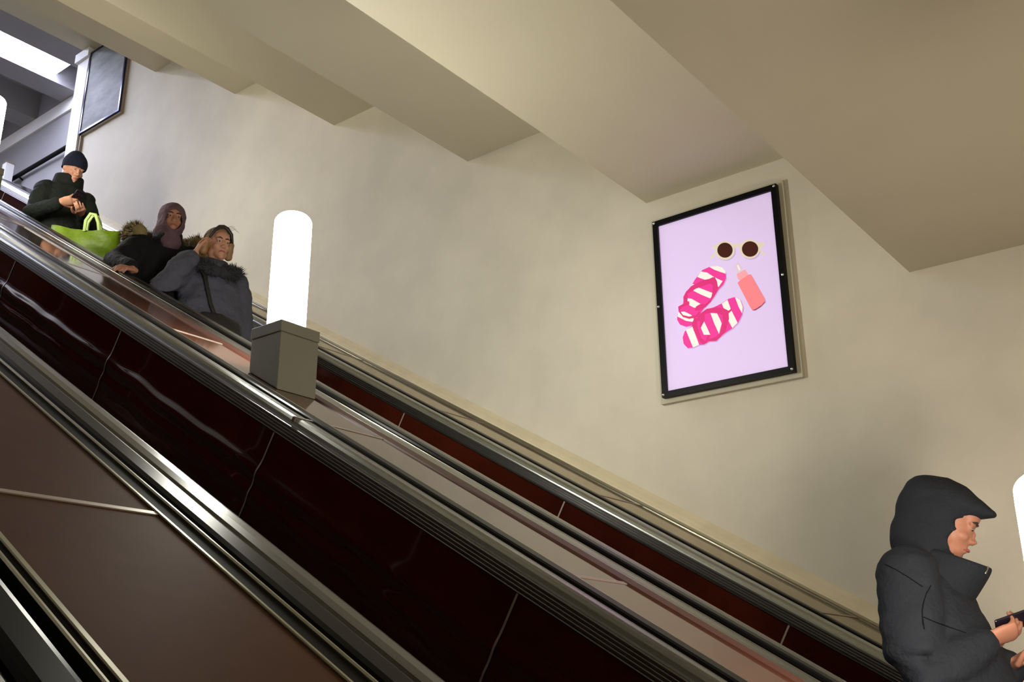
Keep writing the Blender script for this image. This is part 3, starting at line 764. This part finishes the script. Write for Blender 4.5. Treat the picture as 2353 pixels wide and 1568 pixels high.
# --- woman in a hijab and black fur-hooded coat, holding the handrail --------------------------------------------
M_black=cloth('black_coat_cloth',(13,13,17),b=.4,bs=50)
M_hijab=cloth('mauve_scarf_cloth',(94,70,78),b=.35,bs=60)
M_fur_b=[material('brown_fur',(120,104,64),rough=.9),material('brown_fur_tip',(168,150,104),rough=.9),material('brown_fur_root',(52,44,30),rough=.9)]
t,z0=person('person in a mauve headscarf and black fur-hooded coat, holding the handrail',-5.885,3.69,-18)
dz=1.745-z0
H=1.52
hf=head_frame((.05,-.0,1.385+dz),math.radians(-4),math.radians(-2))
# right hand rests on the belt
Ri=Matrix.Rotation(-t.rotation_euler.z,3,'Z')
def hl(u_x,y,w):      # point on the belt given its world x
    zw=(w-u_x*S30)/C30
    return Ri@(Vector((u_x,y,zw))-t.location)
Dn=Ri@Vector((C30,0,-S30)); Up=Ri@Vector((S30,0,C30)); Ac=Ri@Vector((0,-1,0))
wr=hl(-5.665,3.315,-.600)+Up*.030
shr=Vector((-.02,-.175,1.175+dz)); 
elr=(shr+wr)*.5+Vector((-.10,-.11,-.02))
sll=Vector((-.02,.175,1.175+dz)); ell2=Vector((.0,.225,.93+dz)); wll=Vector((.06,.22,.72+dz))
P=head_parts(hf,.94,True)+torso_parts(1.75*(1.16+dz)/1.42)+leg_parts(H)
P+=[loft([(-.02,0,1.16+dz),(.0,0,1.25+dz),(.025,0,1.32+dz)],[.06,.05,.05])]
P+=[arm(shr,elr,wr,(.044,.037,.032,.026)),arm(sll,ell2,wll,(.044,.037,.032,.025))]
P+=hand(wr,Ac*.90+Dn*.38,-Up,-1,curl=(.42,.46,.50,.52),k=1.0,thumb=.3,spread=.06)
P+=hand(wll,(.25,.05,-.95),(0,-1,0),-1,k=.9)
body=grown('body',P,.0055,4,M_skin2,t); face_parts(hf,body,.94)
coat=[loft([(.02,0,.50),(.015,0,.70),(.0,0,.86),(-.01,0,1.00+dz),(-.02,0,1.13+dz),(-.015,0,1.22+dz)],
           [(.245,.15),(.24,.15),(.23,.145),(.225,.14),(.21,.13),(.12,.105)],up=(1,0,0),seg=24)]
coat+=[loft([shr,shr.lerp(elr,.5),elr,elr.lerp(wr,.5),elr.lerp(wr,.86)],[.090,.088,.080,.070,.056],seg=18),
       loft([sll,sll.lerp(ell2,.5),ell2,ell2.lerp(wll,.5),wll+Vector((0,0,.03))],[.088,.084,.078,.07,.06],seg=18)]
coat.append(loft([(-.0,0,1.16+dz),(.015,0,1.22+dz),(.03,0,1.262+dz)],[(.135,.115),(.105,.098),(.092,.088)],up=(1,0,0)))
grown('coat',coat,.011,5,M_black,t,wrinkle=.009,wscale=8,seed=3)
ring=[(-.075+.165*math.cos(a_),.220*math.sin(a_),1.305+dz-.02*math.cos(a_)-.02*abs(math.sin(a_))) for a_ in [math.radians(62+236*i/19) for i in range(20)]]
fur('fur_ruff',ring,.052,6500,.050,M_fur_b,t)
A=lambda x,y,z: at(hf,x*.94,y*.94,z*.94); hm=hf[1]; hi=hm.transposed()
sp=[ell(A(-.010,0,.038),(.112,.094,.104),hm,24,16),ell(A(.012,0,-.03),(.098,.086,.11),hm,24,16),ell(A(-.065,-.01,-.01),(.075,.082,.11),hm,20,14),
    loft([A(-.03,-.02,-.06),A(-.01,0,-.13),A(.0,0,-.18)],[(.085,.085),(.074,.074),(.078,.078)],up=(1,0,0),seg=18),
    loft([A(-.09,-.05,.02),A(-.105,-.075,-.06),A(-.09,-.085,-.14)],[.03,.034,.03])]
def scarfcut(c):
    l=hi@(c-hf[0])/.94; return l.x>.035 and (l.y/.063)**2+((l.z+.022)/.083)**2<1
grown('headscarf',sp,.007,4,M_hijab,t,cut=scarfcut,solid=.008,wrinkle=.004,wscale=16,seed=8)
grown('trousers',leg_parts(H,1,True)+[loft([(0,0,.76),(0,0,.88)],[(.17,.13),(.165,.13)],up=(1,0,0))],.012,4,M_trouser,t)
shoes(H,t)

# --- man in a navy beanie with a green bag, looking at his phone -------------------------------------------------
M_jacket=cloth('dark_green_jacket_cloth',(14,20,17),b=.5,bs=40)
M_beanie=cloth('navy_knit',(16,20,42),b=.6,bs=120)
t,z0=person('person in a navy knit hat and dark green jacket, looking down at a phone',-7.65,3.82,-8)
dz=2.806-z0-.095
H=1.66
hf=head_frame((.075,0,1.465+dz),math.radians(10),math.radians(24))
shr=Vector((-.02,-.165,1.27+dz)); elr=Vector((.03,-.255,1.00+dz)); wr=Vector((.265,-.125,1.055+dz))
sll=Vector((-.02,.165,1.27+dz)); ell2=Vector((.05,.235,1.0+dz)); wl=Vector((.285,.035,1.005+dz))
P=head_parts(hf)+torso_parts(1.75*(1.25+dz)/1.42)+leg_parts(H)+[loft([(-.02,0,1.26+dz),(.01,0,1.34+dz),(.05,0,1.41+dz)],[.065,.055,.055])]
P+=[arm(shr,elr,wr),arm(sll,ell2,wl)]
P+=hand(wr,(.80,.48,.05),(-.25,.55,.75),-1,curl=(.5,.55,.6,.6),k=1.05,thumb=.6)
P+=hand(wl,(.80,-.30,-.15),(-.1,-.4,.8),1,curl=(.55,.6,.65,.65),k=1.05,thumb=.5)
body=grown('body',P,.0055,4,M_skin1,t); face_parts(hf,body,lids=1)
coat=[loft([(.0,0,.72),(-.0,0,.86),(-.01,0,1.02+dz),(-.02,0,1.16+dz),(-.02,0,1.28+dz),(-.01,0,1.36+dz)],
           [(.185,.15),(.185,.155),(.185,.145),(.185,.14),(.175,.13),(.11,.10)],up=(1,0,0),seg=24)]
for s,e,w in ((shr,elr,wr),(sll,ell2,wl)):
    coat.append(loft([s,s.lerp(e,.5),e,e.lerp(w,.45),e.lerp(w,.86)],[.080,.078,.074,.066,.052],seg=18))
grown('jacket',coat,.011,5,M_jacket,t,wrinkle=.012,wscale=9,seed=5)
a=PI*.9
band('collar',[ringpts((-.015,0,1.33+dz),.115,.12,-.02,a0=-a,a1=a),ringpts((.0,0,1.385+dz),.105,.108,-.02,a0=-a,a1=a),ringpts((.015,0,1.425+dz),.115,.105,-.025,a0=-a,a1=a)],M_jacket,t,th=.02)
A=lambda x,y,z: at(hf,x,y,z); hm=hf[1]; hi=hm.transposed()
sp=[ell(A(-.006,0,.045),(.114,.095,.106),hm,24,16),ell(A(-.02,0,.08),(.085,.075,.085),hm,24,16),ell(A(-.035,0,-.01),(.085,.084,.07),hm,20,12)]
def hatcut(c):
    l=hi@(c-hf[0]); return l.z < .018-.55*(.06-l.x)*.35
grown('knit_hat',sp,.007,3,M_beanie,t,cut=hatcut,solid=.006)
grown('trousers',leg_parts(H,1,True)+[loft([(0,0,.82),(0,0,.94)],[(.18,.135),(.175,.135)],up=(1,0,0))],.012,4,M_trouser,t)
shoes(H,t)
d_=Vector((.80,.25,.25)).normalized()
phone('smartphone','small dark phone in the hands of the man in the navy hat',t,(.37,-.045,1.085+dz),(.75,.1,.35),(-.45,.0,.9))
# green shopping bag hanging from his arm
M_green=material('green_bag_film',(98,126,3),rough=.5,spec=.2,noise_amt=.3,noise_scale=6,bump=.5,bump_scale=9)
M_green2=material('green_handle',(150,176,84),rough=.5)
b=thing('shopping_bag','bright green shopping bag hanging from the arm of the man in the navy hat','bag',(-7.03,3.70,3.08),(0,0,math.radians(34)))
nx,nz=18,12
def bagv(side):
    V=[]
    for j in range(nz+1):
        v=j/nz
        for i in range(nx+1):
            u=i/nx
            xl=-.275+.03*(1-v)*0; wx=.55
            topz=.40-.075*u-.02*math.sin(u*PI)                      # top edge sags to the right
            x=-.275+wx*u+ (1-v)*.05*(u) - .035*(1-v)*(1-u)
            z=topz*v
            bulge=.075*math.sin(PI*min(1,max(0,u)))**.6*(math.sin(PI*(.15+.85*(1-v))))**.7 if 0<u<1 else 0
            bulge*= (1-.75*v**3)
            y=side*(bulge+.004)+.010*math.sin(9*u+4*v)+.006*math.sin(21*u*v+2)
            V.append((x,y,z))
    return V
V=bagv(-1)+bagv(1); n=(nx+1)*(nz+1); F=[]
for sd in (0,1):
    for j in range(nz):
        for i in range(nx):
            q0=sd*n+j*(nx+1)+i; F.append((q0,q0+1,q0+nx+2,q0+nx+1))
for i in range(nx): F.append((i,i+1,n+i+1,n+i))
for j in range(nz):
    a0=j*(nx+1); F.append((a0,a0+nx+1,n+a0+nx+1,n+a0)); a1=a0+nx; F.append((a1,a1+nx+1,n+a1+nx+1,n+a1))
o=obj('bag_body',V,F,M_green,b,smooth=True)
for y in (-.02,.02):
    V,F=loft([(.0,y,.33),(-.0,y,.42),(.03,y,.475),(.07,y,.465),(.10,y,.40),(.12,y,.31)],[(.014,.003)]*6,up=(0,1,0),seg=8)
    obj('handle',V,F,M_green2,b,smooth=True)

# ------------------------------------------------------------------ world and view
w=bpy.data.worlds.new('world'); bpy.context.scene.world=w; w.use_nodes=True
w.node_tree.nodes['Background'].inputs[0].default_value=(.8,.75,.65,1)
w.node_tree.nodes['Background'].inputs[1].default_value=.15
vs=bpy.context.scene.view_settings
vs.view_transform='Standard'; vs.look='None'; vs.gamma=1; vs.exposure=2.25
